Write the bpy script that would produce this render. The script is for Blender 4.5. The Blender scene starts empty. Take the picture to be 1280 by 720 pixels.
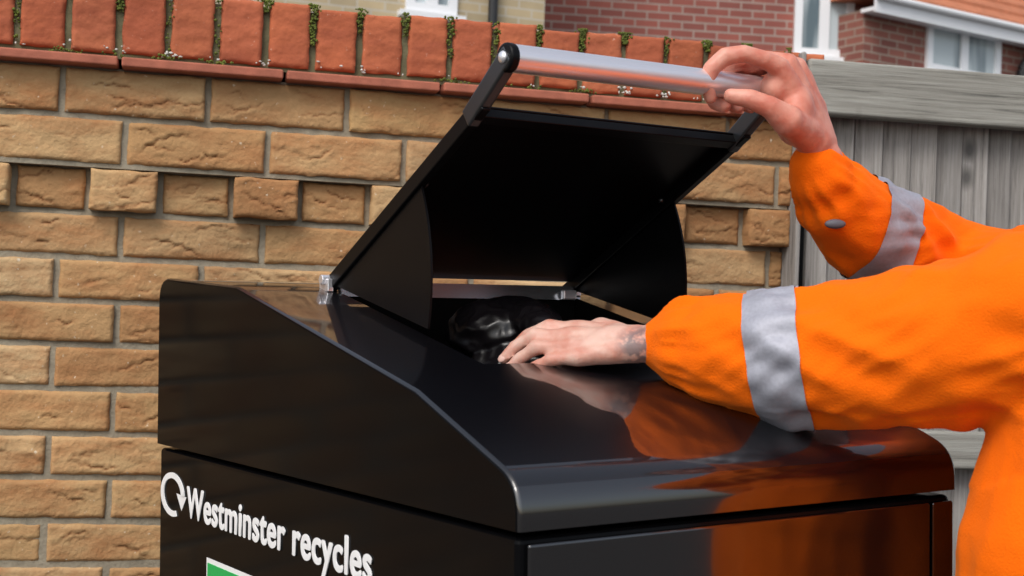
import bpy, bmesh, math, random
import numpy as np
from mathutils import Vector, Matrix, noise
random.seed(7)
C = bpy.context.scene.collection
scene = bpy.context.scene
R = math.radians
E = 1.32            # eye height
FPX = 1700.0
# ------------------------------------------------------------------ camera frames
eye = Vector((0, 0, E))
MA = Matrix.Translation(eye) @ Matrix.Rotation(R(90) + 0.0194, 4, 'X') @ Matrix.Rotation(0.008, 4, 'Z')
T = Matrix.Translation(eye) @ Matrix.Rotation(-0.032, 4, 'Y') @ Matrix.Translation(-eye)   # the bin stands on slightly sloping ground
MW = T @ MA
def ray(px, py, M=MA):
    return (M.to_3x3() @ Vector(((px-640)/FPX, (360-py)/FPX, -1))).normalized()
def P(px, py, Y, M=MA):
    d = ray(px, py, M); return eye + d*(Y/d.y)
# ------------------------------------------------------------------ helpers
def link(name, me, mat=None, parent=None):
    o = bpy.data.objects.new(name, me); C.objects.link(o)
    if mat: me.materials.append(mat)
    if parent: o.parent = parent
    return o
def obj(name, bm, mat=None, parent=None, smooth=None, bevel=0):
    me = bpy.data.meshes.new(name)
    bmesh.ops.recalc_face_normals(bm, faces=bm.faces[:])
    bm.to_mesh(me); bm.free()
    if smooth is not None:
        for p in me.polygons: p.use_smooth = True
        me.set_sharp_from_angle(angle=R(smooth))
    o = link(name, me, mat, parent)
    if bevel:
        b = o.modifiers.new('bevel', 'BEVEL'); b.width = bevel; b.segments = 3; b.limit_method = 'ANGLE'; b.angle_limit = R(40)
    return o
def tag(o, label, cat, group=None):
    o['label'] = label; o['category'] = cat
    if group: o['group'] = group
def empty(name, M, label=None, cat=None, group=None):
    o = bpy.data.objects.new(name, None); C.objects.link(o); o.empty_display_size = .1
    o.matrix_world = M
    if label: tag(o, label, cat, group)
    return o
def box(bm, x0, x1, y0, y1, z0, z1):
    vs = [bm.verts.new(p) for p in ((x0,y0,z0),(x1,y0,z0),(x1,y1,z0),(x0,y1,z0),(x0,y0,z1),(x1,y0,z1),(x1,y1,z1),(x0,y1,z1))]
    for f in ((0,3,2,1),(4,5,6,7),(0,1,5,4),(1,2,6,5),(2,3,7,6),(3,0,4,7)): bm.faces.new([vs[i] for i in f])
def frustum(bm, a, b, ra, rb, seg=20):
    a = Vector(a); b = Vector(b); d = b-a
    if d.length < 1e-6: return
    q = d.to_track_quat('Z', 'Y').to_matrix().to_4x4()
    bmesh.ops.create_cone(bm, cap_ends=True, segments=seg, radius1=ra, radius2=rb, depth=d.length,
                          matrix=Matrix.Translation((a+b)/2) @ q)
def ell(bm, c, r, rot=None, sub=3):
    if not hasattr(r, '__len__'): r = (r, r, r)
    M = Matrix.Translation(Vector(c)) @ (rot or Matrix.Identity(4)) @ Matrix.Diagonal((r[0], r[1], r[2], 1))
    bmesh.ops.create_icosphere(bm, subdivisions=sub, radius=1.0, matrix=M)
def chain(bm, pts, rad):
    for i, p in enumerate(pts):
        ell(bm, p, rad[i])
        if i: frustum(bm, pts[i-1], p, rad[i-1]*.985, rad[i]*.985)
def remesh(name, bm, voxel, smooth, mat, parent, disp=None, shift=None):
    me = bpy.data.meshes.new(name+'_src'); bm.to_mesh(me); bm.free()
    o = bpy.data.objects.new(name+'_src', me); C.objects.link(o)
    m = o.modifiers.new('r', 'REMESH'); m.mode = 'VOXEL'; m.voxel_size = voxel
    if smooth:
        s = o.modifiers.new('s', 'SMOOTH'); s.iterations = smooth; s.factor = .5
    dg = bpy.context.evaluated_depsgraph_get(); dg.update()
    m2 = bpy.data.meshes.new_from_object(o.evaluated_get(dg)); m2.name = name
    bpy.data.objects.remove(o)
    if disp:
        ns = [v.normal.copy() for v in m2.vertices]
        for v, n in zip(m2.vertices, ns): v.co = v.co + n*disp(v.co, n)
    if shift is not None: m2.transform(Matrix.Translation(-Vector(shift)))
    for p in m2.polygons: p.use_smooth = True
    m2.materials.clear()
    return link(name, m2, mat, parent)
# ------------------------------------------------------------------ materials
def nmat(name):
    m = bpy.data.materials.new(name); m.use_nodes = True
    nt = m.node_tree; return m, nt, nt.nodes['Principled BSDF']
def N(nt, t, **kw):
    n = nt.nodes.new(t)
    for k, v in kw.items():
        if k.startswith('i_'): n.inputs[k[2:].replace('_', ' ')].default_value = v
        else: setattr(n, k, v)
    return n
def simple(name, col, rough=.5, metal=0, coat=0, nscale=20, namt=.15, bump=0, bscale=None, stretch=(1,1,1), spec=.5, crough=.06, cior=1.5):
    m, nt, b = nmat(name); L = nt.links.new
    tc = N(nt, 'ShaderNodeTexCoord'); mp = N(nt, 'ShaderNodeMapping'); mp.inputs['Scale'].default_value = stretch
    L(tc.outputs['Object'], mp.inputs['Vector'])
    nz = N(nt, 'ShaderNodeTexNoise'); nz.inputs['Scale'].default_value = nscale; nz.inputs['Detail'].default_value = 6
    L(mp.outputs[0], nz.inputs['Vector'])
    mx = N(nt, 'ShaderNodeMix', data_type='RGBA')
    mx.inputs['A'].default_value = tuple(c*(1-namt) for c in col)+(1,)
    mx.inputs['B'].default_value = tuple(min(1, c*(1+namt)) for c in col)+(1,)
    L(nz.outputs['Fac'], mx.inputs['Factor']); L(mx.outputs['Result'], b.inputs['Base Color'])
    b.inputs['Roughness'].default_value = rough; b.inputs['Metallic'].default_value = metal
    b.inputs['Coat Weight'].default_value = coat; b.inputs['Coat Roughness'].default_value = crough; b.inputs['Coat IOR'].default_value = cior
    b.inputs['Specular IOR Level'].default_value = spec
    if bump:
        n2 = N(nt, 'ShaderNodeTexNoise'); n2.inputs['Scale'].default_value = bscale or nscale*4; n2.inputs['Detail'].default_value = 5
        L(mp.outputs[0], n2.inputs['Vector'])
        bp = N(nt, 'ShaderNodeBump'); bp.inputs['Strength'].default_value = bump; bp.inputs['Distance'].default_value = .002
        L(n2.outputs['Fac'], bp.inputs['Height']); L(bp.outputs[0], b.inputs['Normal'])
    return m
def brickmat(name, cols, dark, light, bumps=.6, lo=.42, hi=.68, spk=(.68, .76)):
    m, nt, b = nmat(name); L = nt.links.new
    geo = N(nt, 'ShaderNodeNewGeometry'); cr = N(nt, 'ShaderNodeValToRGB')
    e = cr.color_ramp.elements
    while len(e) < len(cols): e.new(.5)
    for i, c in enumerate(cols): e[i].position = i/(len(cols)-1); e[i].color = c+(1,)
    L(geo.outputs['Random Per Island'], cr.inputs['Fac'])
    tc = N(nt, 'ShaderNodeTexCoord')
    n1 = N(nt, 'ShaderNodeTexNoise'); n1.inputs['Scale'].default_value = 13; n1.inputs['Detail'].default_value = 9; n1.inputs['Roughness'].default_value = .65
    mp1 = N(nt, 'ShaderNodeMapping'); mp1.inputs['Scale'].default_value = (.6, 1, 1.7)
    L(tc.outputs['Object'], mp1.inputs[0]); L(mp1.outputs[0], n1.inputs['Vector'])
    r1 = N(nt, 'ShaderNodeMapRange', i_From_Min=lo, i_From_Max=hi); L(n1.outputs['Fac'], r1.inputs['Value'])
    mx = N(nt, 'ShaderNodeMix', data_type='RGBA'); L(r1.outputs[0], mx.inputs['Factor']); L(cr.outputs[0], mx.inputs['A']); mx.inputs['B'].default_value = dark+(1,)
    n2 = N(nt, 'ShaderNodeTexNoise'); n2.inputs['Scale'].default_value = 110; n2.inputs['Detail'].default_value = 4
    L(tc.outputs['Object'], n2.inputs['Vector'])
    r2 = N(nt, 'ShaderNodeMapRange', i_From_Min=spk[0], i_From_Max=spk[1]); L(n2.outputs['Fac'], r2.inputs['Value'])
    mx2 = N(nt, 'ShaderNodeMix', data_type='RGBA'); L(r2.outputs[0], mx2.inputs['Factor']); L(mx.outputs['Result'], mx2.inputs['A']); mx2.inputs['B'].default_value = light+(1,)
    n5 = N(nt, 'ShaderNodeTexNoise'); n5.inputs['Scale'].default_value = 3.2; n5.inputs['Detail'].default_value = 7
    L(tc.outputs['Object'], n5.inputs['Vector'])
    r5 = N(nt, 'ShaderNodeMapRange', i_From_Min=.3, i_From_Max=.7, i_To_Min=.76, i_To_Max=1.16); L(n5.outputs['Fac'], r5.inputs['Value'])
    hs = N(nt, 'ShaderNodeHueSaturation'); L(r5.outputs[0], hs.inputs['Value']); L(mx2.outputs['Result'], hs.inputs['Color'])
    at = N(nt, 'ShaderNodeAttribute', attribute_name='groove')
    mx3 = N(nt, 'ShaderNodeMix', data_type='RGBA', blend_type='MULTIPLY'); L(at.outputs['Fac'], mx3.inputs['Factor'])
    L(hs.outputs[0], mx3.inputs['A']); mx3.inputs['B'].default_value = (.36, .23, .16, 1)  # shade of the creases painted into the brick colour
    L(mx3.outputs['Result'], b.inputs['Base Color'])
    b.inputs['Roughness'].default_value = .85; b.inputs['Specular IOR Level'].default_value = .25
    n3 = N(nt, 'ShaderNodeTexNoise'); n3.inputs['Scale'].default_value = 160; n3.inputs['Detail'].default_value = 8
    L(tc.outputs['Object'], n3.inputs['Vector'])
    bp = N(nt, 'ShaderNodeBump'); bp.inputs['Strength'].default_value = bumps; bp.inputs['Distance'].default_value = .0028
    L(n3.outputs['Fac'], bp.inputs['Height']); L(bp.outputs[0], b.inputs['Normal'])
    return m
M_buff = brickmat('buff_brick', [(.45,.275,.12),(.55,.36,.18),(.48,.27,.115),(.60,.41,.22),(.50,.31,.145),(.42,.23,.10),(.53,.345,.175)], (.40,.185,.075), (.72,.60,.44), .75)
M_red = brickmat('red_coping_brick', [(.46,.125,.055),(.52,.16,.075),(.41,.105,.05)], (.33,.085,.042), (.60,.36,.27), .4)
M_mortar = simple('mortar', (.29,.25,.185), .95, nscale=40, namt=.45, bump=.9, bscale=180)
M_cmortar = simple('coping_mortar', (.14,.13,.07), .95, nscale=25, namt=.8, bump=.8, bscale=150)
M_lime = simple('pale_lime_spots', (.62,.60,.55), .95, nscale=60, namt=.3, bump=.6, bscale=300)
M_tile = simple('creasing_tile', (.40,.125,.075), .85, nscale=30, namt=.45, bump=.5)
M_moss = simple('moss', (.11,.135,.02), .95, nscale=60, namt=.8, bump=.8, bscale=500)
M_black = simple('gloss_black_side', (.0035,.0035,.004), .3, coat=.45, nscale=3, namt=.2, bump=.012, bscale=6, spec=.0, crough=.11, cior=1.27)
M_lid = simple('gloss_black_lid', (.003,.003,.0045), .34, coat=1, nscale=3, namt=.2, bump=.010, bscale=6, spec=.32, crough=.03, cior=1.55)
M_front = simple('gloss_black_front', (.004,.003,.003), .12, coat=1, nscale=3, namt=.2, bump=.012, bscale=6, spec=.6, crough=.05, cior=1.75)
M_blackm = simple('satin_black_paint', (.003,.003,.0035), .38, nscale=30, namt=.3, spec=.15)
M_inner = simple('inner_black', (.003,.003,.003), .8, nscale=30, namt=.3, spec=.1)
M_steel = simple('stainless_steel', (.94,.92,.95), .34, metal=.8, nscale=30, namt=.05, stretch=(1,30,30))
M_strip = simple('pale_metal_strip', (.96,.96,.98), .22, metal=1, nscale=30, namt=.04)
M_dsteel = simple('dark_metal', (.09,.095,.10), .35, metal=.9, nscale=30, namt=.1)
M_white = simple('white_vinyl', (.85,.85,.85), .5, nscale=30, namt=.03)
M_green = simple('green_vinyl', (.0,.42,.09), .4, nscale=10, namt=.05)
M_bag = simple('black_bag_plastic', (.005,.004,.005), .30, nscale=30, namt=.3, bump=.5, bscale=45, spec=.45)
M_fabric = simple('orange_hi_vis_fabric', (1.0,.155,.002), .88, nscale=9, namt=.05, bump=.45, bscale=420, spec=.1)
M_fabric.node_tree.nodes['Principled BSDF'].inputs['Sheen Weight'].default_value = .3
M_fabric.node_tree.nodes['Principled BSDF'].inputs['Sheen Tint'].default_value = (1,.4,.1,1)
M_refl = simple('reflective_tape', (.36,.365,.42), .5, metal=.15, nscale=250, namt=.2, bump=.2, bscale=900)
M_tab = simple('grey_tab', (.10,.10,.12), .6, nscale=80, namt=.2)
M_trs = simple('navy_trousers', (.02,.025,.05), .85, nscale=60, namt=.2, bump=.3)
M_boot = simple('boot_leather', (.02,.016,.012), .5, nscale=40, namt=.2)
M_hair = simple('brown_hair', (.06,.035,.02), .6, nscale=80, namt=.5, bump=1, stretch=(1,1,.2))
M_eye = simple('eye_white', (.8,.78,.75), .2, nscale=3, namt=.03)
M_nail = simple('nail', (.68,.43,.36), .3, nscale=20, namt=.06)
M_pvc = simple('white_pvc', (.83,.84,.86), .4, nscale=3, namt=.05)
M_fascia = M_pvc
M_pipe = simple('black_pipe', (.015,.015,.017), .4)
M_ground = simple('tarmac', (.075,.072,.07), .9, nscale=60, namt=.5, bump=.6)
def woodmat(name, col):
    m, nt, b = nmat(name); L = nt.links.new
    tc = N(nt, 'ShaderNodeTexCoord'); geo = N(nt, 'ShaderNodeObjectInfo')
    mp = N(nt, 'ShaderNodeMapping'); mp.inputs['Scale'].default_value = (150, 90, 4.5) if name != 'weathered_rail' else (3.5, 90, 110)
    L(tc.outputs['Object'], mp.inputs['Vector'])
    n1 = N(nt, 'ShaderNodeTexNoise', noise_dimensions='4D'); n1.inputs['Scale'].default_value = 1; n1.inputs['Detail'].default_value = 10; n1.inputs['Roughness'].default_value = .75; n1.inputs['Distortion'].default_value = .4
    L(mp.outputs[0], n1.inputs['Vector'])
    ml = N(nt, 'ShaderNodeMath', operation='MULTIPLY'); ml.inputs[1].default_value = 30; L(geo.outputs['Random'], ml.inputs[0]); L(ml.outputs[0], n1.inputs['W'])
    r = N(nt, 'ShaderNodeValToRGB'); e = r.color_ramp.elements
    e[0].position = .34; e[0].color = tuple(c*.34 for c in col)+(1,); e[1].position = .64; e[1].color = tuple(c*1.22 for c in col)+(1,)
    m_ = e.new(.46); m_.color = (col[0]*.86, col[1]*.84, col[2]*.82, 1)
    L(n1.outputs['Fac'], r.inputs['Fac'])
    vo = N(nt, 'ShaderNodeTexVoronoi'); vo.inputs['Scale'].default_value = 1; mk = N(nt, 'ShaderNodeMapping'); mk.inputs['Scale'].default_value = (9, 1, 5)
    L(tc.outputs['Object'], mk.inputs[0]); L(mk.outputs[0], vo.inputs['Vector'])
    kr = N(nt, 'ShaderNodeMapRange', i_From_Min=.15, i_From_Max=.05); L(vo.outputs['Distance'], kr.inputs['Value'])
    km = N(nt, 'ShaderNodeMix', data_type='RGBA'); L(kr.outputs[0], km.inputs['Factor']); L(r.outputs[0], km.inputs['A']); km.inputs['B'].default_value = tuple(c*.35 for c in col)+(1,)
    hs = N(nt, 'ShaderNodeHueSaturation'); mr = N(nt, 'ShaderNodeMapRange', i_To_Min=.78, i_To_Max=1.18); L(geo.outputs['Random'], mr.inputs['Value'])
    L(mr.outputs[0], hs.inputs['Value']); L(km.outputs['Result'], hs.inputs['Color']); L(hs.outputs[0], b.inputs['Base Color'])
    b.inputs['Roughness'].default_value = .9; b.inputs['Specular IOR Level'].default_value = .2
    bp = N(nt, 'ShaderNodeBump'); bp.inputs['Strength'].default_value = .8; bp.inputs['Distance'].default_value = .003
    L(n1.outputs['Fac'], bp.inputs['Height']); L(bp.outputs[0], b.inputs['Normal'])
    return m
M_wood = woodmat('weathered_board', (.315,.30,.285)); M_rail = woodmat('weathered_rail', (.36,.355,.32))
def housebrick(name, c1, c2, mo):
    m, nt, b = nmat(name); L = nt.links.new
    tc = N(nt, 'ShaderNodeTexCoord'); sp = N(nt, 'ShaderNodeSeparateXYZ'); L(tc.outputs['Object'], sp.inputs[0])
    ad = N(nt, 'ShaderNodeMath', operation='ADD'); L(sp.outputs['X'], ad.inputs[0]); L(sp.outputs['Y'], ad.inputs[1])
    cb = N(nt, 'ShaderNodeCombineXYZ'); L(ad.outputs[0], cb.inputs['X']); L(sp.outputs['Z'], cb.inputs['Y'])
    br = N(nt, 'ShaderNodeTexBrick'); L(cb.outputs[0], br.inputs['Vector'])
    br.inputs['Color1'].default_value = c1+(1,); br.inputs['Color2'].default_value = c2+(1,); br.inputs['Mortar'].default_value = mo+(1,)
    br.inputs['Scale'].default_value = 1; br.inputs['Brick Width'].default_value = .225; br.inputs['Row Height'].default_value = .075; br.inputs['Mortar Size'].default_value = .008
    nz = N(nt, 'ShaderNodeTexNoise'); nz.inputs['Scale'].default_value = 3; nz.inputs['Detail'].default_value = 6; L(tc.outputs['Object'], nz.inputs['Vector'])
    mr = N(nt, 'ShaderNodeMapRange', i_To_Min=.7, i_To_Max=1.3); L(nz.outputs['Fac'], mr.inputs['Value'])
    hs = N(nt, 'ShaderNodeHueSaturation'); L(mr.outputs[0], hs.inputs['Value']); L(br.outputs['Color'], hs.inputs['Color']); L(hs.outputs[0], b.inputs['Base Color'])
    b.inputs['Roughness'].default_value = .9
    return m
M_hred = housebrick('house_red_brick', (.33,.10,.075), (.23,.075,.06), (.36,.28,.24))
M_hbrown = housebrick('house_brown_brick', (.30,.11,.08), (.20,.07,.055), (.32,.25,.2))
M_hbuff = housebrick('house_buff_brick', (.52,.41,.25), (.40,.32,.2), (.5,.45,.36))
M_rtile = simple('roof_tile', (.50,.18,.09), .85, nscale=8, namt=.4, bump=1, bscale=10)
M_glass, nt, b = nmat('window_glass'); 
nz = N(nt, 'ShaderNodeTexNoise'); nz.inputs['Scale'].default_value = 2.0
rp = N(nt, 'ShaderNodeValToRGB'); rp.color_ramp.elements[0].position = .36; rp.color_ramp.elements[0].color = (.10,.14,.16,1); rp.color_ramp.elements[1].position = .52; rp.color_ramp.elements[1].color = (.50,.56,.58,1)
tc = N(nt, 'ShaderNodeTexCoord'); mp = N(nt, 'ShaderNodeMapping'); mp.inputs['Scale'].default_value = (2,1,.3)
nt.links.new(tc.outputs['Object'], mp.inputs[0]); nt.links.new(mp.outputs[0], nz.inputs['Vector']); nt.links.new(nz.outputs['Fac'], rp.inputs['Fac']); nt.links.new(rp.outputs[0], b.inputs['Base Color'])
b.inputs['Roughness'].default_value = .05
# ------------------------------------------------------------------ ground
bm = bmesh.new(); s = 300
bm.faces.new([bm.verts.new(p) for p in ((-s,-s,0),(s,-s,0),(s,s,0),(-s,s,0))])
g = obj('ground', bm, M_ground); g['kind'] = 'structure'
# ------------------------------------------------------------------ brick wall
wang = math.atan(.24)
W0 = Vector((-.71, 2.24, 0))
MWALL = Matrix.Translation(W0) @ Matrix.Rotation(wang, 4, 'Z')
MWI = MWALL.inverted()
def wl(px, py, w=0):
    o = MWI @ eye; d = MWI.to_3x3() @ ray(px, py, MW)
    t = (-w - o.y)/d.y; p = o + d*t; return p.x, p.z
wall = empty('brick_wall', MWALL, 'buff brick garden wall with projecting courses and mossy red brick coping behind the bin', 'wall')
class Bricks:
    def __init__(s): s.v = []; s.f = []; s.g = []
    def add(s, x0, x1, z0, z1, w, depth=.1, fine=True, crease=True, rough=1.0):
        if x1-x0 < .012: return
        nx = max(4, int((x1-x0)/.0032)) if fine else 4; nz = max(4, int((z1-z0)/.0030)) if fine else 3
        X = np.linspace(x0, x1, nx+1); Z = np.linspace(z0, z1, nz+1)
        XX, ZZ = np.meshgrid(X, Z)
        e = np.minimum(np.minimum(XX-x0, x1-XX), np.minimum(ZZ-z0, z1-ZZ))
        D = -.004*np.clip(1-e/.006, 0, 1)**2
        G = np.zeros_like(D)
        if fine and crease:
            for k in range(random.randint(2, 6)):
                cx = random.uniform(x0+.01, x1-.01); cz = random.uniform(z0+.01, z1-.01)
                a = random.uniform(.012, .05); bb = random.uniform(-.012, .012); th = random.uniform(-.45, .45)
                xr = (XX-cx)*math.cos(th)+(ZZ-cz)*math.sin(th); zr = -(XX-cx)*math.sin(th)+(ZZ-cz)*math.cos(th)
                q = xr/a; d = zr-bb*(1-q*q)+.0015*np.sin(xr*300+k)
                am = random.uniform(.35, 1)
                m = am*np.exp(-(d/.0016)**2)*np.clip(1-q**4, 0, 1)*(abs(q) < 1)
                D -= .0030*m; G = np.maximum(G, m)
                D += .0014*np.exp(-((d-.006*np.sign(bb))/.006)**2)*np.clip(1-q**2, 0, 1)*(abs(q) < 1)
        tilt = random.uniform(-.003, .003); off = random.uniform(-.002, .003)
        base = len(s.v); rs = random.uniform(0, 100)
        for j in range(nz+1):
            for i in range(nx+1):
                x = XX[j, i]; z = ZZ[j, i]; d = D[j, i]+off+tilt*((x-x0)/(x1-x0)-.5)*2
                jx = jz = 0
                if fine:
                    d += rough*(.0016*noise.noise((x*40, z*60, rs))+.0008*noise.noise((x*140, z*140, rs)))
                    if e[j, i] < .003:
                        ch = noise.noise((x*60, z*60, rs+9))
                        d -= .0035*max(0, ch)
                        jz = .0018*noise.noise((x*40, rs, 3)); jx = .0018*noise.noise((z*40, rs, 5))
                s.v.append((x+jx, -(w+d), z+jz)); s.g.append(float(G[j, i]))
        W = nx+1
        for j in range(nz):
            for i in range(nx):
                a = base+j*W+i; s.f.append((a, a+1, a+W+1, a+W))
        rim = [base+i for i in range(nx+1)]+[base+j*W+nx for j in range(1, nz+1)]+[base+nz*W+i for i in range(nx-1, -1, -1)]+[base+j*W for j in range(nz-1, 0, -1)]
        b2 = len(s.v)
        for r in rim:
            v = s.v[r]; s.v.append((v[0], -w+depth, v[2])); s.g.append(0.0)
        n = len(rim)
        for k in range(n):
            s.f.append((rim[(k+1) % n], rim[k], b2+k, b2+(k+1) % n))
    def build(s, name, mat, parent):
        me = bpy.data.meshes.new(name); me.from_pydata(s.v, [], s.f); me.update()
        at = me.attributes.new('groove', 'FLOAT', 'POINT'); at.data.foreach_set('value', s.g)
        for p in me.polygons: p.use_smooth = True
        me.set_sharp_from_angle(angle=R(50))
        return link(name, me, mat, parent)
XEND = wl(981, 250)[0]; XL = wl(-60, 250)[0]; XFAR = XL-1.6
tops = [80, 143, 205, 265, 322, 377, 432, 488, 545, 600, 655, 710]
zt = [wl(30, y, .025 if i < 3 else 0)[1] for i, y in enumerate(tops)]
zp = .0745
while zt[-1] > .05: zt.append(zt[-1]-zp)
anch = {0: wl(78, 110, .025)[0], 1: wl(156, 170, .025)[0], 2: wl(110, 230)[0], 3: wl(151, 290)[0], 4: wl(70, 345)[0]}
PIT = .2315; J = .0098
BW = Bricks()
for r in range(len(zt)-1):
    z1 = zt[r]; z0 = zt[r+1]+J
    w = .028 if r < 3 else 0
    fine = r < 12
    if r == 2:
        p = PIT/2; k0 = int((XFAR-anch[2])/p)-1; x = anch[2]+k0*p; k = k0
        while x < XEND:
            BW.add(max(x+J/2, XFAR), min(x+p-J/2, XEND), z0, z1, .028 if k % 2 == 0 else .002, .13, x > XL-.2)
            x += p; k += 1
        continue
    a = anch[r] if r in anch else (anch[3] if r % 2 == 1 else anch[4])
    x = a+(int((XFAR-a)/PIT)-1)*PIT
    while x < XEND:
        BW.add(max(x+J/2, XFAR), min(x+PIT-J/2, XEND), z0, z1, w, .13, fine and x > XL-.2)
        x += PIT
BW.build('brickwork', M_buff, wall)
bm = bmesh.new()
box(bm, XFAR, XEND-.004, .005, .2, 0, zt[3]+.005)
box(bm, XFAR, XEND-.004, .007, .2, zt[3]+.005, zt[2]+.002)
box(bm, XFAR, XEND-.004, -.021, .2, zt[2]+.002, zt[0]+.004)
obj('mortar_core', bm, M_mortar, wall)
zc0 = zt[0]+.003
bm = bmesh.new(); x = XFAR
while x < XEND:
    x2 = min(x+.262, XEND+.012); dz = random.uniform(-.001, .001); dy = random.uniform(-.003, .003)
    box(bm, x+.001, x2-.002, -.062+dy, .22, zc0+dz, zc0+.0155+dz); x += .265
obj('creasing_tiles', bm, M_tile, wall, bevel=.003)
zb = zc0+.024; CP = .0785; CH = .104
xa = wl(85, 30, .05)[0]
CB = Bricks(); x = xa-CP*int((xa-XFAR)/CP); joints = []
while x < XEND-.02:
    CB.add(x+.0055+random.uniform(-.001,.001), x+CP-.0055, zb+random.uniform(-.002,.002), zb+CH+random.uniform(-.004,.004), .045, .2, x > XL-.1, False, 1.1); joints.append(x); x += CP
CB.build('coping', M_red, wall)
bm = bmesh.new(); box(bm, XFAR, XEND-.004, -.036, .2, zc0+.0155, zb+CH-.008)
obj('coping_mortar', bm, M_cmortar, wall)
bm = bmesh.new(); box(bm, XFAR, XEND-.01, -.0, .19, zb+CH-.0085, zb+CH-.003)
obj('coping_top', bm, M_tile, wall)
bm = bmesh.new(); bl = bmesh.new()
for jx in joints:
    if jx < XL-.1: continue
    ext = random.choice((.02, .04, .07, .1)); 
    for k in range(random.choice((30, 60, 110))):
        t = random.random()**1.6
        ell(bm, (jx+random.gauss(0, .0036*(1.5-t)), -.040-random.random()*.005, zb+CH+.004-t*ext), random.uniform(.0012, .0030), sub=1)
    for k in range(random.choice((0, 0, 10, 28))):
        ell(bm, (jx+random.gauss(0, .013), -.048-random.random()*.008, zb-.004+random.gauss(0,.002)), random.uniform(.001, .003), sub=1)
    for k in range(random.choice((2, 6, 12))):
        ell(bl, (jx+random.gauss(0, .010), -.044-random.random()*.008, zb-.001+abs(random.gauss(0,.006))), (random.uniform(.001,.004), .002, random.uniform(.001, .003)), sub=1)
mo = obj('moss', bm, M_moss, wall, smooth=60); mo['kind'] = 'stuff'
lo_ = obj('lime_spots', bl, M_lime, wall, smooth=60); lo_['kind'] = 'stuff'
# ------------------------------------------------------------------ fence
fx0 = P(984, 300, 2.5, MW)
MF = Matrix.Translation((fx0.x, 2.52, 0)) @ Matrix.Rotation(math.atan(.2), 4, 'Z'); MFI = MF.inverted()
def fl(px, py, w=0):
    o = MFI @ eye; d = MFI.to_3x3() @ ray(px, py, MW); t = (-w-o.y)/d.y; p = o+d*t; return p.x, p.z
fence = empty('wooden_fence', MF, 'weathered grey wooden fence with thick top rail, right of the brick wall', 'fence')
rt = fl(1100, 80, .05)[1]; rb = fl(1100, 148, .05)[1]
edges = [1012, 1038, 1068, 1103, 1138, 1171, 1203, 1234, 1263, 1290]
xs = [fl(e, 220)[0] for e in edges]; 
while xs[-1] < 2.2: xs.append(xs[-1]+.05)
for i in range(len(xs)-1):
    bm = bmesh.new(); x0, x1 = xs[i], xs[i+1]-random.uniform(.005,.009)
    oy = random.uniform(0, .004)
    vs = [(x0,.001+oy),(x1,-.013+oy),(x1,0+oy),(x0,.014+oy)]
    lo = [bm.verts.new((a, b_, .03)) for a, b_ in vs]; hi = [bm.verts.new((a, b_, rt-.02)) for a, b_ in vs]
    for k in range(4): bm.faces.new((lo[k], lo[(k+1) % 4], hi[(k+1) % 4], hi[k]))
    bm.faces.new(lo[::-1]); bm.faces.new(hi)
    obj('board', bm, M_wood, fence, bevel=.002)
# black sheet added behind the gaps, their shade put into its colour
bm = bmesh.new(); box(bm, xs[0], xs[-1], .045, .06, .03, rt-.03); obj('gap_shade_sheet', bm, M_pipe, fence)
bm = bmesh.new(); x = fl(1010, 100, .05)[0]
box(bm, x, 2.3, -.055, -.018, rb, rt); obj('top_rail', bm, M_rail, fence, bevel=.006)
bm = bmesh.new(); zz = fl(1215, 540, .04)[1]
box(bm, x, 2.3, -.045, -.018, zz-.07, zz); obj('bottom_rail', bm, M_rail, fence, bevel=.005)
bm = bmesh.new(); box(bm, .0, x-.003, -.05, .05, 0, rt+.012); obj('post', bm, M_wood, fence, bevel=.004)
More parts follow.
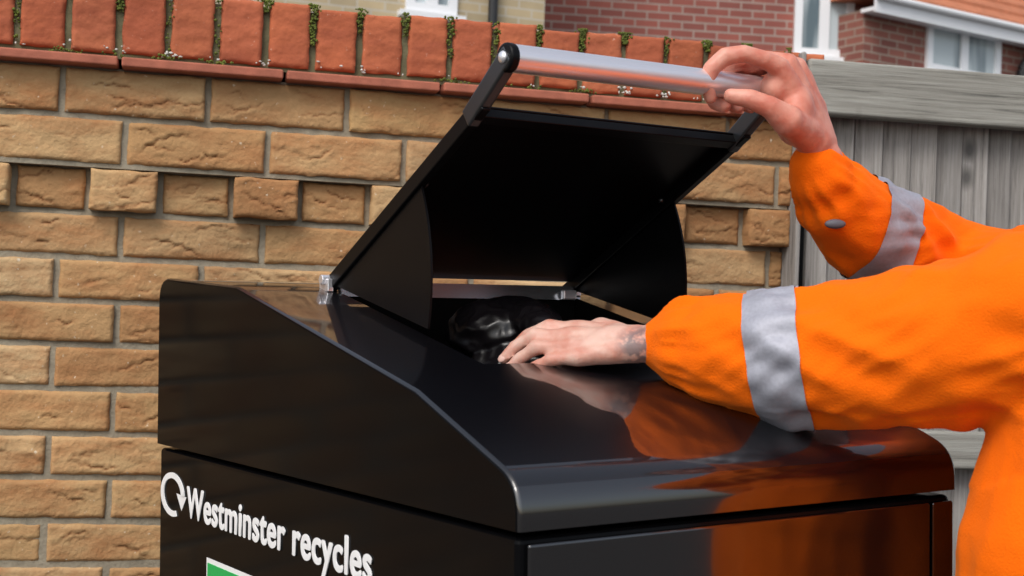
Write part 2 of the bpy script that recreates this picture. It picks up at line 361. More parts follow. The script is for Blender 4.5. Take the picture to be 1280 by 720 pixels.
# ------------------------------------------------------------------ houses
def house(name, label, pxl, Y, ang, width, ztop, mat, wins, roofh=2.2, depth=7, e=.3, gut=.05):
    o = P(pxl, 200, Y, MW); M = Matrix.Translation((o.x, Y, 0)) @ Matrix.Rotation(ang, 4, 'Z'); MI = M.inverted()
    def hl(px, py, w=0):
        a = MI @ eye; d = MI.to_3x3() @ ray(px, py, MW); t = (-w-a.y)/d.y; p = a+d*t; return p.x, p.z
    if isinstance(ztop, tuple): ztop = hl(*ztop)[1]
    h = empty(name, M, label, 'house')
    bm = bmesh.new(); box(bm, 0, width, 0, depth, 0, ztop); obj('wall', bm, mat, h)
    bm = bmesh.new()
    v = [bm.verts.new(p) for p in ((-.1,-e,ztop+.12),(width+.1,-e,ztop+.12),(width+.1,depth+e,ztop+.12),(-.1,depth+e,ztop+.12),(-.1,depth/2,ztop+roofh),(width+.1,depth/2,ztop+roofh))]
    for f in ((0,1,5,4),(2,3,4,5),(0,4,3),(1,2,5),(0,3,2,1)): bm.faces.new([v[i] for i in f])
    for k in range(18):
        t = k/18; y0 = -e+(depth/2+e)*t; z0 = ztop+.12+(roofh-.12)*t
        box(bm, -.1, width+.1, y0, y0+.05, z0+.0, z0+.035)
    obj('roof', bm, M_rtile, h)
    bm = bmesh.new(); box(bm, -.05, width+.05, -e-.03, -e-.005, ztop-.06, ztop+.12); box(bm, -.05, width+.05, -e-.004, -.003, ztop-.04, ztop-.005)
    obj('fascia', bm, M_fascia, h)
    bm = bmesh.new(); frustum(bm, (-.05,-e-.03-gut,ztop+.08), (width+.05,-e-.03-gut,ztop+.08), gut, gut, 12); obj('gutter', bm, M_fascia, h)
    for (a, b_, c, d, nm) in wins:
        x0, _ = hl(a, (c+d)/2); x1, _ = hl(b_, (c+d)/2); z1 = hl((a+b_)/2, c)[1]; z0 = hl((a+b_)/2, d)[1]
        bm = bmesh.new(); t = .075
        box(bm, x0, x1, -.04, .0-.001, z0, z0+t); box(bm, x0, x1, -.04, -.001, z1-t, z1)
        box(bm, x0, x0+t, -.039, -.002, z0+t, z1-t); box(bm, x1-t, x1, -.039, -.002, z0+t, z1-t)
        for k in range(1, nm):
            xm = x0+(x1-x0)*k/nm; box(bm, xm-.05, xm+.05, -.037, -.002, z0+t, z1-t)
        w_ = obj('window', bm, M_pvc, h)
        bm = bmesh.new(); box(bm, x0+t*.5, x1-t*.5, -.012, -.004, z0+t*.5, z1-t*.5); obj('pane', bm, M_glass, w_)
        bm = bmesh.new(); box(bm, x0-.06, x1+.06, -.09, -.001, z0-.05, z0-.004); obj('sill', bm, M_pvc, w_)
    return h, hl, ztop
hA, hlA, zA = house('buff_brick_house', 'pale buff brick house with white window, above the coping left of the red house', 330, 10.4, R(20), 2.25, 6.2, M_hbuff, [(508, 572, -95, 18, 2)])
x = hlA(613, 10)[0]
bm = bmesh.new(); frustum(bm, (x,-.07,0), (x,-.07,zA-.05), .04, .04, 14); obj('downpipe', bm, M_pipe, hA)
hB, hlB, zB = house('red_brick_house', 'red brick house with tall white window directly above the raised flap and fist', 622, 12.5, R(7), 3.45, 6.6, M_hred, [(993, 1067, -70, 72, 2)])
hC, hlC, zC = house('brown_brick_house', 'brown brick house with white eaves and red tiled roof, behind the wooden fence at right', 1074, 12.6, R(32), 8, (1100, 16), M_hbrown, [(1156, 1248, 34, 97, 2)], roofh=3.0, e=.16, gut=.03)
x = hlC(1270, 60)[0]
bm = bmesh.new(); frustum(bm, (x,-.09,0), (x,-.09,zC-.3), .06, .06, 14); frustum(bm, (x,-.09,zC-.3), (x+.12,-.22,zC+.0), .06, .06, 14); obj('downpipe', bm, M_pipe, hC)
# ------------------------------------------------------------------ recycling bin
bang = math.atan2(.5535, .833)
F = Vector((.0072, 1.2, 0)); BA = Matrix.Translation(F) @ Matrix.Rotation(bang, 4, 'Z'); BAI = BA.inverted()
def side(px, py):
    o = BAI @ eye; d = BAI.to_3x3() @ ray(px, py); t = -o.x/d.x; p = o+d*t; return p.y, p.z
binr = empty('recycling_bin', T @ BA, 'glossy black metal bin with its top flap lifted open and white side lettering', 'bin')
Wd, Dp = .592, .947
zs = E-.192
u1, u2 = .13, .52; hv0, hv1 = .275, .622
brk = (.652, E+.033); bnd = (.186, E-.0757)
def bez(a, c, b_, n=8):
    return [tuple((1-t)**2*a[i]+2*t*(1-t)*c[i]+t*t*b_[i] for i in (0, 1)) for t in [k/n for k in range(n+1)]]
lidz = lambda v: bnd[1]+(v-bnd[0])*(brk[1]-bnd[1])/(brk[0]-bnd[0])
fs = (bnd[1]-(E-.1475))/bnd[0]
prof = [(Dp, zs)] + bez((Dp, E+.012), (Dp, E+.05), (Dp-.04, E+.048)) + [brk, (hv1, lidz(hv1)), (hv0, lidz(hv0)), bnd] + \
       bez((.03, E-.1475+.03*fs), (0, E-.1475), (0, E-.1475-.032)) + [(0, zs)]
us = [0, u1+.006, u2-.006, Wd]
bm = bmesh.new(); grid = [[bm.verts.new((u, v, z)) for u in us] for v, z in prof]
for i in range(len(prof)-1):
    for k in range(3):
        if k == 1 and abs(prof[i][0]-hv1) < 1e-6: continue
        f = bm.faces.new((grid[i][k], grid[i][k+1], grid[i+1][k+1], grid[i+1][k]))
        f.material_index = 2 if i >= len(prof)-6 else 1
bm.faces.new([g_[0] for g_ in grid]); bm.faces.new([g_[3] for g_ in grid][::-1])
hood = obj('hood', bm, M_black, binr, smooth=32, bevel=.0045)
hood.data.materials.append(M_lid); hood.data.materials.append(M_front)
bm = bmesh.new()
a, b_ = u1+.0055, u2-.0055; zl = E-.42
tp = [(a, hv0-.0005), (b_, hv0-.0005), (b_, hv1+.0005), (a, hv1+.0005)]
T1 = [bm.verts.new((p[0], p[1], lidz(p[1])-.001)) for p in tp]; T2 = [bm.verts.new((p[0], p[1], zl)) for p in tp]
for k in range(4): bm.faces.new((T1[k], T1[(k+1) % 4], T2[(k+1) % 4], T2[k]))
bm.faces.new(T2)
obj('chute', bm, M_inner, binr)
bm = bmesh.new(); box(bm, .004, Wd-.004, .006, Dp-.004, .04, zs-.006); obj('cabinet', bm, M_black, binr, bevel=.006)
bm = bmesh.new(); box(bm, .02, Wd-.02, .02, Dp-.02, zs-.004, zs-.001); obj('seam_gasket', bm, M_inner, binr)
bm = bmesh.new(); box(bm, .012, Wd-.045, -.0, .0045, .07, zs-.012); door = obj('door', bm, M_front, binr, bevel=.0025)
bm = bmesh.new(); box(bm, Wd-.040, Wd-.006, -.0, .0045, .07, zs-.012); obj('door_post', bm, M_front, binr, bevel=.0025)
bm = bmesh.new(); ell(bm, (Wd-.09, -.004, .8), (.018,.008,.018)); obj('lock', bm, M_steel, door, smooth=60)
for (x, y) in ((.05,.05),(Wd-.05,.05),(.05,Dp-.05),(Wd-.05,Dp-.05)):
    bm = bmesh.new(); frustum(bm, (x,y,-.04), (x,y,.041), .025, .02); obj('foot', bm, M_dsteel, binr, smooth=40)
hz = E+.043; hv = .64; phi = R(27.5)
def fp(u, l, n=0):
    return (u, hv-l*math.cos(phi)-n*math.sin(phi), hz+l*math.sin(phi)-n*math.cos(phi))
def fbox(bm, ua, ub, l0, l1, n0, n1):
    vs = [bm.verts.new(fp(*q)) for q in ((ua,l0,n0),(ub,l0,n0),(ub,l1,n0),(ua,l1,n0),(ua,l0,n1),(ub,l0,n1),(ub,l1,n1),(ua,l1,n1))]
    for f in ((0,3,2,1),(4,5,6,7),(0,1,5,4),(1,2,6,5),(2,3,7,6),(3,0,4,7)): bm.faces.new([vs[i] for i in f])
bm = bmesh.new()
fbox(bm, u1, u2, .012, .405, -.003, 0)
flap = obj('flap', bm, M_blackm, binr, bevel=.001)
bm = bmesh.new(); fbox(bm, u1, u2, .39, .4045, .0005, .012); obj('front_lip', bm, M_blackm, flap, bevel=.001)
for uu in (u1-.006, u2-.006):
    bm = bmesh.new(); fbox(bm, uu, uu+.012, -.012, .42, -.006, .014); obj('side_arm', bm, M_blackm, flap, bevel=.002)
    bm = bmesh.new(); uc = uu+.006; rr = .262
    a0 = phi-.02; a1 = -R(12.5)
    pts = [(hv, hz-.004)]+[(hv-rr*math.cos(a0+(a1-a0)*k/40), hz-.004+rr*math.sin(a0+(a1-a0)*k/40)) for k in range(41)]
    A = [bm.verts.new((uc-.0015, p[0], p[1])) for p in pts]; B = [bm.verts.new((uc+.0015, p[0], p[1])) for p in pts]
    bm.faces.new(A); bm.faces.new(B[::-1]); n = len(pts)
    for k in range(n): bm.faces.new((A[k], A[(k+1) % n], B[(k+1) % n], B[k]))
    obj('side_cheek', bm, M_blackm, flap)
    hb = Vector((uu+.006, hv-.422, E+.275))
    bm = bmesh.new(); e1 = Vector(fp(uu+.006, .385, .004)); e2 = hb
    d = (e2-e1).normalized(); nn = Vector((1,0,0)).cross(d)
    vs = []
    for base_ in (e1, e2+d*.008):
        for (sx, sn) in ((-1,-1),(1,-1),(1,1),(-1,1)): vs.append(bm.verts.new(base_+Vector((1,0,0))*sx*.0075+nn*sn*.012))
    for f in ((0,3,2,1),(4,5,6,7),(0,1,5,4),(1,2,6,5),(2,3,7,6),(3,0,4,7)): bm.faces.new([vs[i] for i in f])
    obj('handle_bracket', bm, M_dsteel, flap, bevel=.003)
hl_ = Vector((u1+.008, hv-.422, E+.275)); hr_ = Vector((u2-.008, hv-.422, E+.278))
bm = bmesh.new(); frustum(bm, hl_-Vector((.004,0,0)), hr_, .0155, .0155, 32); hbar = obj('handle', bm, M_steel, flap, smooth=40)
bm = bmesh.new(); frustum(bm, hl_-Vector((.015,0,0)), hl_-Vector((.003,0,0)), .0162, .0162, 32); obj('end_cap', bm, M_blackm, hbar, smooth=40, bevel=.003)
bm = bmesh.new(); frustum(bm, hr_-Vector((.004,0,0)), hr_+Vector((.014,0,0)), .0165, .0165, 32); obj('end_cap', bm, M_blackm, hbar, smooth=40, bevel=.002)
bm = bmesh.new(); ell(bm, hl_-Vector((.016,0,0)), (.004,.007,.007)); obj('bolt', bm, M_steel, hbar, smooth=60)
for uu in (u1-.008, u2+.008):
    bm = bmesh.new(); box(bm, uu-.004, uu+.004, hv-.012, hv+.014, lidz(hv)-.002, hz+.002); obj('hinge_bracket', bm, M_steel, binr, bevel=.001)
    bm = bmesh.new(); frustum(bm, (uu-.009,hv,hz+.001), (uu+.009,hv,hz+.001), .0065, .0065, 12); obj('hinge_bolt', bm, M_steel, binr, bevel=.001)
# folded steel hinge strip: its face leans back a little, so it mirrors the open sky
bm = bmesh.new(); zb0 = lidz(hv1)-.004; zb1 = hz-.001
vs = [bm.verts.new(p) for p in ((u1+.003,hv1-.006,zb0),(u2-.008,hv1-.006,zb0),(u2-.008,hv1+.000,zb1),(u1+.003,hv1+.000,zb1),
                                (u1+.003,hv1+.003,zb0),(u2-.008,hv1+.003,zb0),(u2-.008,hv1+.012,zb1),(u1+.003,hv1+.012,zb1))]
for f in ((0,1,2,3),(4,7,6,5),(3,2,6,7),(0,4,5,1),(0,3,7,4),(1,5,6,2)): bm.faces.new([vs[i] for i in f])
obj('hinge_strip', bm, M_strip, binr)
bm = bmesh.new(); box(bm, u2-.035, u2-.012, hv1-.016, hv1-.0065, zb0, zb1-.006); obj('hinge_bracket', bm, M_steel, binr, bevel=.002)
for uu in (u1+.012, u2-.012):
    bm = bmesh.new(); ell(bm, fp(uu, .25, .004), .004); obj('rivet', bm, M_dsteel, flap, smooth=60)
def text(body, v0, v1, z, size, name, mat):
    cu = bpy.data.curves.new(name, 'FONT'); cu.body = body; cu.size = size; cu.extrude = .0004; cu.space_character = 1.06
    o = bpy.data.objects.new(name+'_src', cu); C.objects.link(o)
    dg = bpy.context.evaluated_depsgraph_get(); dg.update()
    me = bpy.data.meshes.new_from_object(o.evaluated_get(dg)); bpy.data.objects.remove(o)
    out = bmesh.new()
    offs = [(0,0)]+[(math.cos(a)*size*.028, math.sin(a)*size*.024) for a in [k*math.pi/4 for k in range(8)]]
    for i, (dx, dy) in enumerate(offs):
        tmp = me.copy(); tmp.transform(Matrix.Translation((dx, dy, i*.00004))); out.from_mesh(tmp); bpy.data.meshes.remove(tmp)
    out.to_mesh(me); out.free()
    xs = [v.co.x for v in me.vertices]; sx = (v0-v1)/(max(xs)-min(xs)); mn = min(xs)
    for v in me.vertices:
        x, y, zz = v.co; v.co = (.004-.0012-zz, v0-(x-mn)*sx, z+y)
    me.name = name; me.materials.clear()
    return link(name, me, mat, binr)
va, za = side(231, 645); vb, _ = side(462, 712)
vt, zt_ = side(231, 607)
text('Westminster recycles', va, vb, za, (zt_-za)/.71, 'lettering', M_white)
v_l, _ = side(199, 615); v_r, _ = side(228, 622); _, z_t = side(214, 591); _, z_b = side(214, 646)
c0 = (v_l+v_r)/2; rv = (v_l-v_r)/2; cz0 = (z_t+z_b)/2; rz = (z_t-z_b)/2
bm = bmesh.new()
def plate(bm, pts, x=.0025, th=.0008):
    A = [bm.verts.new((x-th, p[0], p[1])) for p in pts]; B = [bm.verts.new((x+.0006, p[0], p[1])) for p in pts]
    bm.faces.new(A); bm.faces.new(B[::-1]); n = len(pts)
    for k in range(n): bm.faces.new((A[k], A[(k+1) % n], B[(k+1) % n], B[k]))
n = 48; q = lambda a, r: (c0-rv*r*math.cos(a), cz0+rz*r*math.sin(a))
a_s, a_e = R(5), R(292)
for k in range(n):
    a0 = a_s+(a_e-a_s)*k/n; a1 = a_s+(a_e-a_s)*(k+1)/n
    plate(bm, [q(a0, 1), q(a1, 1), q(a1, .74), q(a0, .74)], x=.0030)
q2 = lambda x, z: (c0-rv*x, cz0+rz*z)
plate(bm, [q2(1.12,.06), q2(.28,.10), q2(.72,-.62)], x=.0045)
obj('emblem', bm, M_white, binr)
v0p, z0p = side(256, 697); v1p, _ = side(420, 760)
bm = bmesh.new(); box(bm, .0026, .0036, v1p-.02, v0p, z0p-.42, z0p); po = obj('poster', bm, M_white, binr)
bm = bmesh.new(); box(bm, .0014, .0024, v1p-.014, v0p-.006, z0p-.414, z0p-.006); obj('poster_field', bm, M_green, po)
# ------------------------------------------------------------------ bag in the opening
bc = P(634, 418, 1.735)
bm = bmesh.new(); ell(bm, bc, (.076, .065, .048), sub=5); ell(bm, bc+Vector((.03,-.01,-.05)), (.09,.08,.06), sub=4)
chain(bm, [bc+Vector((.02,-.03,.02)), bc+Vector((.045,-.10,.012)), P(668,428,1.60)], [.026,.018,.014])
def crum(co, n):
    a = noise.noise(Vector((co.x*18, co.y*18, co.z*34))); b2 = noise.noise(co*50+Vector((5,3,1)))
    return -.011*abs(a)+.004-.005*abs(b2)
bag = remesh('bin_bag', bm, .003, 2, M_bag, None, crum, bc); bag.matrix_world = T @ Matrix.Translation(bc)
tag(bag, 'crumpled black plastic bag being pushed into the bin opening', 'bag')
# ------------------------------------------------------------------ person
base = Vector((.69, 1.42, 0))
per = empty('person', T @ Matrix.Translation(base), 'person in orange hi-vis jacket lifting the flap and reaching into the bin', 'person')
def X(x, y, z): return Vector((x, y, E+z))
bm = bmesh.new()
wr = P(822, 430, 1.542)
kn = [P(724, 412, 1.572), P(712, 421, 1.558), P(712, 434, 1.545), P(722, 447, 1.533)]
pip = [P(686, 408, 1.585), P(668, 419, 1.572), P(671, 434, 1.557), P(690, 449, 1.540)]
dip = [P(660, 419, 1.592), P(644, 434, 1.580), P(650, 448, 1.565), P(672, 457, 1.547)]
tip = [P(643, 433, 1.594), P(630, 449, 1.582), P(637, 460, 1.568), P(658, 463, 1.551)]
rk = [.0096, .0099, .0094, .0086]
for i in range(4):
    s_ = rk[i]
    chain(bm, [wr.lerp(kn[i], .25), wr.lerp(kn[i], .6), kn[i], kn[i].lerp(pip[i], .5), pip[i], pip[i].lerp(dip[i],.5), dip[i], tip[i]], [.018, .0145, s_*1.12, s_*.86, s_*.96, s_*.80, s_*.80, s_*.68])
cm = (kn[0]+kn[3])/2
ell(bm, wr.lerp(cm, .5), (.04, .02, .022))
chain(bm, [wr+Vector((-.02,.02,.0)), P(752,412,1.59), P(705,428,1.612), P(672,432,1.615)], [.018,.015,.0115,.009])
el = P(1150, 438, 1.43); sh = X(.665, 1.26, .06)
chain(bm, [wr+Vector((-.006,0,0)), P(850,430,1.53), P(1000,440,1.48), el, sh], [.0235, .027, .038, .045, .055])
ell(bm, wr, (.02,.026,.021))
def bar(px):
    lo, hi = BA @ hl_, BA @ hr_
    for k in range(60):
        m_ = (lo+hi)/2; c_ = MA.inverted() @ m_; x_ = 640-FPX*c_.x/c_.z
        if x_ < px: lo = m_
        else: hi = m_
    return m_
bdir = ((BA @ hr_)-(BA @ hl_)).normalized()
bn = Vector((-bdir.y, bdir.x, 0)).normalized()
if bn.y < 0: bn = -bn
up_ = Vector((0,0,1))
def ringp(px, ang, r):
    a = R(ang); return bar(px) + (-bn*math.cos(a) + up_*math.sin(a))*r
w2 = P(1028, 200, 1.675)
rad = [.0110, .0112, .0106, .0096]
cols = [(966, 905, 892), (976, 920, 908), (984, 936, 925), (990, 951, 941)]
K2 = []; A2 = []; fing = []
for i, (ck, ca, ce) in enumerate(cols):
    s_ = rad[i]; rr_ = .0155+s_*.88
    kpt = [P(974, 84, 1.618), P(985, 80, 1.640), P(996, 84, 1.662), P(1004, 95, 1.684)][i]
    pts = [kpt, ringp(ca+16, 78, rr_+.010), ringp(ca, 92, rr_+.002), ringp(ca-9, 135, rr_+.001), ringp(ce-4, 185, rr_), ringp(ce-2, 228, rr_), ringp(ce, 262, rr_)]
    if i == 0:
        pts = [kpt, P(955, 74, 1.608), P(930, 67, 1.603), P(906, 71, 1.602), P(889, 86, 1.600), P(883, 104, 1.602), P(888, 122, 1.610)]
        rs_ = [s_*1.12, s_*.98, s_*.98, s_*1.03, s_*.92, s_*.86, s_*.76]
    else:
        rs_ = [s_*1.15, s_*1.02, s_*1.02, s_*.95, s_*.92, s_*.86, s_*.8]
    chain(bm, [w2.lerp(kpt, .2), w2.lerp(kpt, .6)]+pts, [.023, .0195]+rs_)
    K2.append(kpt); A2.append(pts[2]); fing.append(pts)
ell(bm, P(993,142,1.645), (.024,.034,.040)); ell(bm, P(968,110,1.634), (.017,.022,.021))
th_ = [w2.lerp(K2[0], .28)+Vector((-.008,-.01,0)), P(984,150,1.606), P(962,134,1.594), P(938,124,1.592), P(914,120,1.596)]
chain(bm, th_, [.022,.0190,.0132,.0120,.0093])
el2 = P(1195, 336, 1.85); sh2 = X(.70, 1.60, .04)
chain(bm, [w2, P(1045,240,1.70), P(1110,290,1.77), el2, sh2], [.0255, .028, .038, .042, .05])
chain(bm, [X(.70,1.43,-.55), X(.70,1.43,-.3), X(.70,1.43,-.06)], [.12,.12,.13])
chain(bm, [sh, X(.70,1.43,.03), sh2], [.05,.08,.05])
chain(bm, [X(.70,1.43,.0), X(.695,1.43,.15), X(.68,1.43,.22)], [.07,.055,.055])
hc = X(.672, 1.43, .315)
ell(bm, hc+Vector((.012,0,.012)), (.098,.076,.105), sub=4); chain(bm, [hc+Vector((-.035,0,-.05)), hc+Vector((-.05,0,-.09))], [.052,.032])
chain(bm, [hc+Vector((-.088,0,.01)), hc+Vector((-.108,0,-.028))], [.009,.014])
for sgn in (-1, 1):
    ell(bm, hc+Vector((.01,.078*sgn,-.01)), (.02,.009,.032)); ell(bm, hc+Vector((-.07,.032*sgn,.02)), (.018,.02,.008))
ell(bm, hc+Vector((-.084,0,-.052)), (.01,.024,.005)); ell(bm, hc+Vector((-.082,0,-.063)), (.011,.021,.006))
for sy in (-.1, .1):
    chain(bm, [X(.70,1.43+sy,-.5), Vector((.69,1.43+sy,.5)), Vector((.71,1.43+sy,.09))], [.08,.052,.04])
M_skin, nt, b = nmat('skin'); L = nt.links.new
tc = N(nt, 'ShaderNodeTexCoord'); nz = N(nt, 'ShaderNodeTexNoise'); nz.inputs['Scale'].default_value = 38; nz.inputs['Detail'].default_value = 6; L(tc.outputs['Object'], nz.inputs['Vector'])
sx = N(nt, 'ShaderNodeSeparateXYZ'); L(tc.outputs['Object'], sx.inputs[0])
mz = N(nt, 'ShaderNodeMapRange', i_From_Min=E+.02, i_From_Max=E+.2); L(sx.outputs['Z'], mz.inputs['Value'])
mA = N(nt, 'ShaderNodeMix', data_type='RGBA'); mA.inputs['A'].default_value = (.66,.42,.34,1); mA.inputs['B'].default_value = (.70,.33,.245,1); L(mz.outputs[0], mA.inputs['Factor'])
mr = N(nt, 'ShaderNodeMapRange', i_From_Min=.38, i_From_Max=.66); L(nz.outputs['Fac'], mr.inputs['Value'])
mB = N(nt, 'ShaderNodeMix', data_type='RGBA', blend_type='MULTIPLY'); mB.inputs['B'].default_value = (.84,.55,.49,1); L(mA.outputs['Result'], mB.inputs['A']); L(mr.outputs[0], mB.inputs['Factor'])
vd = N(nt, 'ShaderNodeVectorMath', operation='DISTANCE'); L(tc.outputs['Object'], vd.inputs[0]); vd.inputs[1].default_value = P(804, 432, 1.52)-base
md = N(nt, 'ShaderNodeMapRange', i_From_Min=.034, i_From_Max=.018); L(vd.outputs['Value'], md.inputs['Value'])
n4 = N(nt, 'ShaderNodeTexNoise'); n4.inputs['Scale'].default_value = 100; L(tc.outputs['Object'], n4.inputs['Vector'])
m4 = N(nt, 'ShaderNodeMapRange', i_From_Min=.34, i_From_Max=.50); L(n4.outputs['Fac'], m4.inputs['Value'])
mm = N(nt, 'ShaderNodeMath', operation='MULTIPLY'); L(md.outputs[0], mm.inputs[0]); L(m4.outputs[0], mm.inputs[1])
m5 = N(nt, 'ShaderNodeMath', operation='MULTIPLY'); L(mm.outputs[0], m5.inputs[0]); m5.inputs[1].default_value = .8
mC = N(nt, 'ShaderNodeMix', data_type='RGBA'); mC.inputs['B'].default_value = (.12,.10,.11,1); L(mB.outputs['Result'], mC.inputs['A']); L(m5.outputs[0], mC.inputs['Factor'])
L(mC.outputs['Result'], b.inputs['Base Color']); b.inputs['Roughness'].default_value = .52
b.inputs['Subsurface Weight'].default_value = .12; b.inputs['Subsurface Radius'].default_value = (.01,.004,.002); b.inputs['Subsurface Scale'].default_value = .5
n6 = N(nt, 'ShaderNodeTexNoise'); n6.inputs['Scale'].default_value = 170; n6.inputs['Detail'].default_value = 6; L(tc.outputs['Object'], n6.inputs['Vector'])
bp = N(nt, 'ShaderNodeBump'); bp.inputs['Strength'].default_value = .45; bp.inputs['Distance'].default_value = .0015; L(n6.outputs['Fac'], bp.inputs['Height']); L(bp.outputs[0], b.inputs['Normal'])
def relief(co, n):
    d = .0
    for K in (kn, K2):
        for p in K:
            q = (co-p).length
            if q < .022: d += .0014*(1-q/.022)
    for K in (pip, dip):
        for p in K:
            q = (co-p).length
            if q < .014: d += .0006*(1-q/.014)
    return d+.0007*noise.noise(co*60)
body = remesh('body', bm, .0026, 4, M_skin, per, relief, base)
def nail(p, prev, up, s_=.0058):
    d = (p-prev).normalized(); up = (up-d*up.dot(d)).normalized(); sd = d.cross(up)
    rot = Matrix((d, sd, up)).transposed().to_4x4()
    bm = bmesh.new(); ell(bm, p+up*.0044-base, (.0060, s_*.85, .0022), rot); obj('fingernail', bm, M_nail, per, smooth=80)
upn = Vector((-.3,-.8,.5))
for i in range(4): nail(tip[i], dip[i], upn)
nail(fing[0][-1], fing[0][-2], Vector((-.9,-.5,0))); nail(P(916,120,1.596), P(938,124,1.592), Vector((0,-1,.3)))
# jacket
bm = bmesh.new()
chain(bm, [P(831,429,1.541), P(843,429,1.537), P(868,430,1.527), P(905,437,1.51), P(985,446,1.475), P(1100,436,1.44), P(1200,422,1.41), P(1285,408,1.38), X(.665,1.26,.02)],
      [.032,.038,.052,.062,.076,.084,.092,.097,.105])
chain(bm, [P(1020,208,1.675), P(1027,224,1.685), P(1046,250,1.71), P(1090,286,1.75), P(1150,322,1.80), P(1205,344,1.82), P(1290,362,1.72), X(.70,1.56,.0)],
      [.031,.039,.053,.066,.068,.068,.082,.10])
chain(bm, [X(.665,1.26,.02), X(.71,1.43,.02), X(.70,1.58,.01)], [.10,.125,.10])
ell(bm, X(.70,1.42,-.08), (.17,.22,.19), sub=4); ell(bm, X(.68,1.41,-.30), (.195,.20,.24), sub=4)
ell(bm, X(.68,1.41,-.48), (.20,.20,.14), sub=4)
chain(bm, [P(1345,440,1.37), P(1342,560,1.37), P(1322,700,1.37), P(1315,900,1.37)], [.078,.085,.10,.105])
chain(bm, [X(.705,1.43,.08), X(.70,1.43,.14)], [.09,.078])
ax1 = (P(1150,438,1.43)-P(838,428,1.54)).normalized(); c1 = P(838,428,1.54)
ax2 = (P(1110,290,1.77)-P(1021,208,1.675)).normalized(); c2 = P(1021,208,1.675)
def soft(v): return math.sqrt(v*v+.006)
def folds(co, n):
    d = 0
    for ax, c, ln in ((ax1, c1, .60), (ax2, c2, .33)):
        r_ = co-c; t = r_.dot(ax); q = (r_-ax*t).length
        if -.03 < t < ln and q < .14:
            side_ = r_-ax*t
            w_ = math.exp(-((t-.020)/.026)**2)
            sn = side_.normalized()
            s1 = noise.noise(sn*4.5+Vector((3,t*4,1)))
            d += .010*w_*s1
            fade = min(1, max(0, t/.1))*min(1, max(0, (ln-t)/.08))
            k = noise.noise(Vector((t*10+sn.z*1.2, sn.y*1.6, sn.z*1.6+t*3)))
            d += .010*(-soft(k)*1.7+.35)*fade
            k = noise.noise(Vector((t*22-sn.z*2.5, sn.y*2.2+4, sn.z*2.2)))
            d += .0045*(-soft(k)*1.7+.35)*fade
    d += .007*noise.noise(co*7)+.002*(.4-soft(noise.noise(co*22)))
    if co.z < E-.1: d += .008*(.35-soft(noise.noise(Vector((co.x*14, co.y*14, co.z*4))))*1.5)
    return d
jacket = remesh('jacket', bm, .005, 4, M_fabric, per, folds, base)
def band(center, normal, w, lim, name='reflective_band'):
    me = jacket.data.copy(); bm = bmesh.new(); bm.from_mesh(me); bpy.data.meshes.remove(me)
    c = center-base; nrm = Vector(normal).normalized()
    bmesh.ops.delete(bm, geom=[v for v in bm.verts if (v.co-c).length > lim], context='VERTS')
    for sg in (1, -1):
        bmesh.ops.bisect_plane(bm, geom=bm.verts[:]+bm.edges[:]+bm.faces[:], plane_co=c+nrm*sg*w/2, plane_no=nrm*sg, clear_outer=True)
    bm.normal_update()
    for v in bm.verts: v.co += v.normal*.0022
    return obj(name, bm, M_refl, per, smooth=80)
band(P(974, 446, 1.475), (.93,-.28,.13), .056, .14)
band(P(1126, 288, 1.705), (.88,.25,-.20), .058, .135)
bm = bmesh.new(); ell(bm, P(1044,280,1.660)-base, (.013,.005,.006)); obj('cuff_tab', bm, M_tab, per, smooth=80)
bm = bmesh.new()
for sy in (-.1, .1): chain(bm, [X(.70,1.43+sy*.8,-.5), Vector((.685,1.43+sy,.5)), Vector((.71,1.43+sy,.12))], [.115,.082,.07])
remesh('trousers', bm, .012, 3, M_trs, per, lambda co, n: .008*noise.noise(co*14), base)
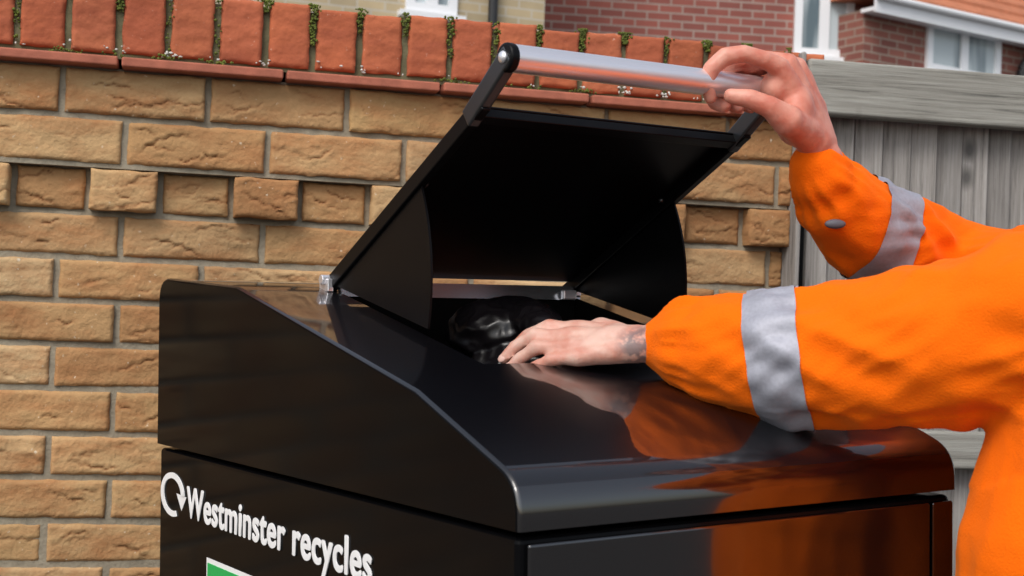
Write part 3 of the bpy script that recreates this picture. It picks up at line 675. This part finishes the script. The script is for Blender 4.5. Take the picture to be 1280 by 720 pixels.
for sy in (-.1, .1):
    bm = bmesh.new(); chain(bm, [Vector((.72,1.43+sy,.14)), Vector((.72,1.43+sy,.05)), Vector((.60,1.43+sy,.035))], [.055,.05,.042]); box(bm, .565,.775,1.385+sy,1.475+sy,.0,.03)
    remesh('boot', bm, .008, 3, M_boot, per, None, base)
bm = bmesh.new(); ell(bm, hc+Vector((.022,0,.03)), (.1,.083,.1), sub=4); ell(bm, hc+Vector((.055,0,-.02)), (.06,.07,.07), sub=4)
remesh('hair', bm, .006, 2, M_hair, per, lambda co, n: .004*noise.noise(co*60), base)
for sgn in (-1, 1):
    bm = bmesh.new(); ell(bm, hc+Vector((-.072,.03*sgn,.006))-base, .0125); obj('eye', bm, M_eye, per, smooth=80)
# ------------------------------------------------------------------ light, world, camera
w = bpy.data.worlds.new('World'); scene.world = w; w.use_nodes = True; nt = w.node_tree
sky = nt.nodes.new('ShaderNodeTexSky'); sky.sky_type = 'NISHITA'; sky.sun_disc = False
SE, SA = R(48), R(205)
sky.sun_elevation = SE; sky.sun_rotation = SA; sky.dust_density = 3; sky.air_density = 1.2
hs = nt.nodes.new('ShaderNodeHueSaturation'); hs.inputs['Saturation'].default_value = .55; hs.inputs['Value'].default_value = 1.15
nt.links.new(sky.outputs[0], hs.inputs['Color']); nt.links.new(hs.outputs[0], nt.nodes['Background'].inputs['Color'])
nt.nodes['Background'].inputs['Strength'].default_value = .15
sl = bpy.data.lights.new('sun', 'SUN'); sl.energy = 1.5; sl.angle = R(26); sl.color = (1,.97,.93)
so = bpy.data.objects.new('sun', sl); C.objects.link(so)
dv = Vector((math.sin(SA)*math.cos(SE), math.cos(SA)*math.cos(SE), math.sin(SE)))
so.rotation_euler = dv.to_track_quat('Z', 'Y').to_euler()
cam = bpy.data.cameras.new('camera'); co = bpy.data.objects.new('camera', cam); C.objects.link(co)
cam.lens = FPX/1280*36; cam.sensor_width = 36; cam.clip_start = .05; cam.clip_end = 1000
cam.dof.use_dof = True; cam.dof.focus_distance = 1.8; cam.dof.aperture_fstop = 10
co.matrix_world = MW; scene.camera = co
scene.view_settings.view_transform = 'Standard'; scene.view_settings.look = 'None'; scene.view_settings.exposure = 0
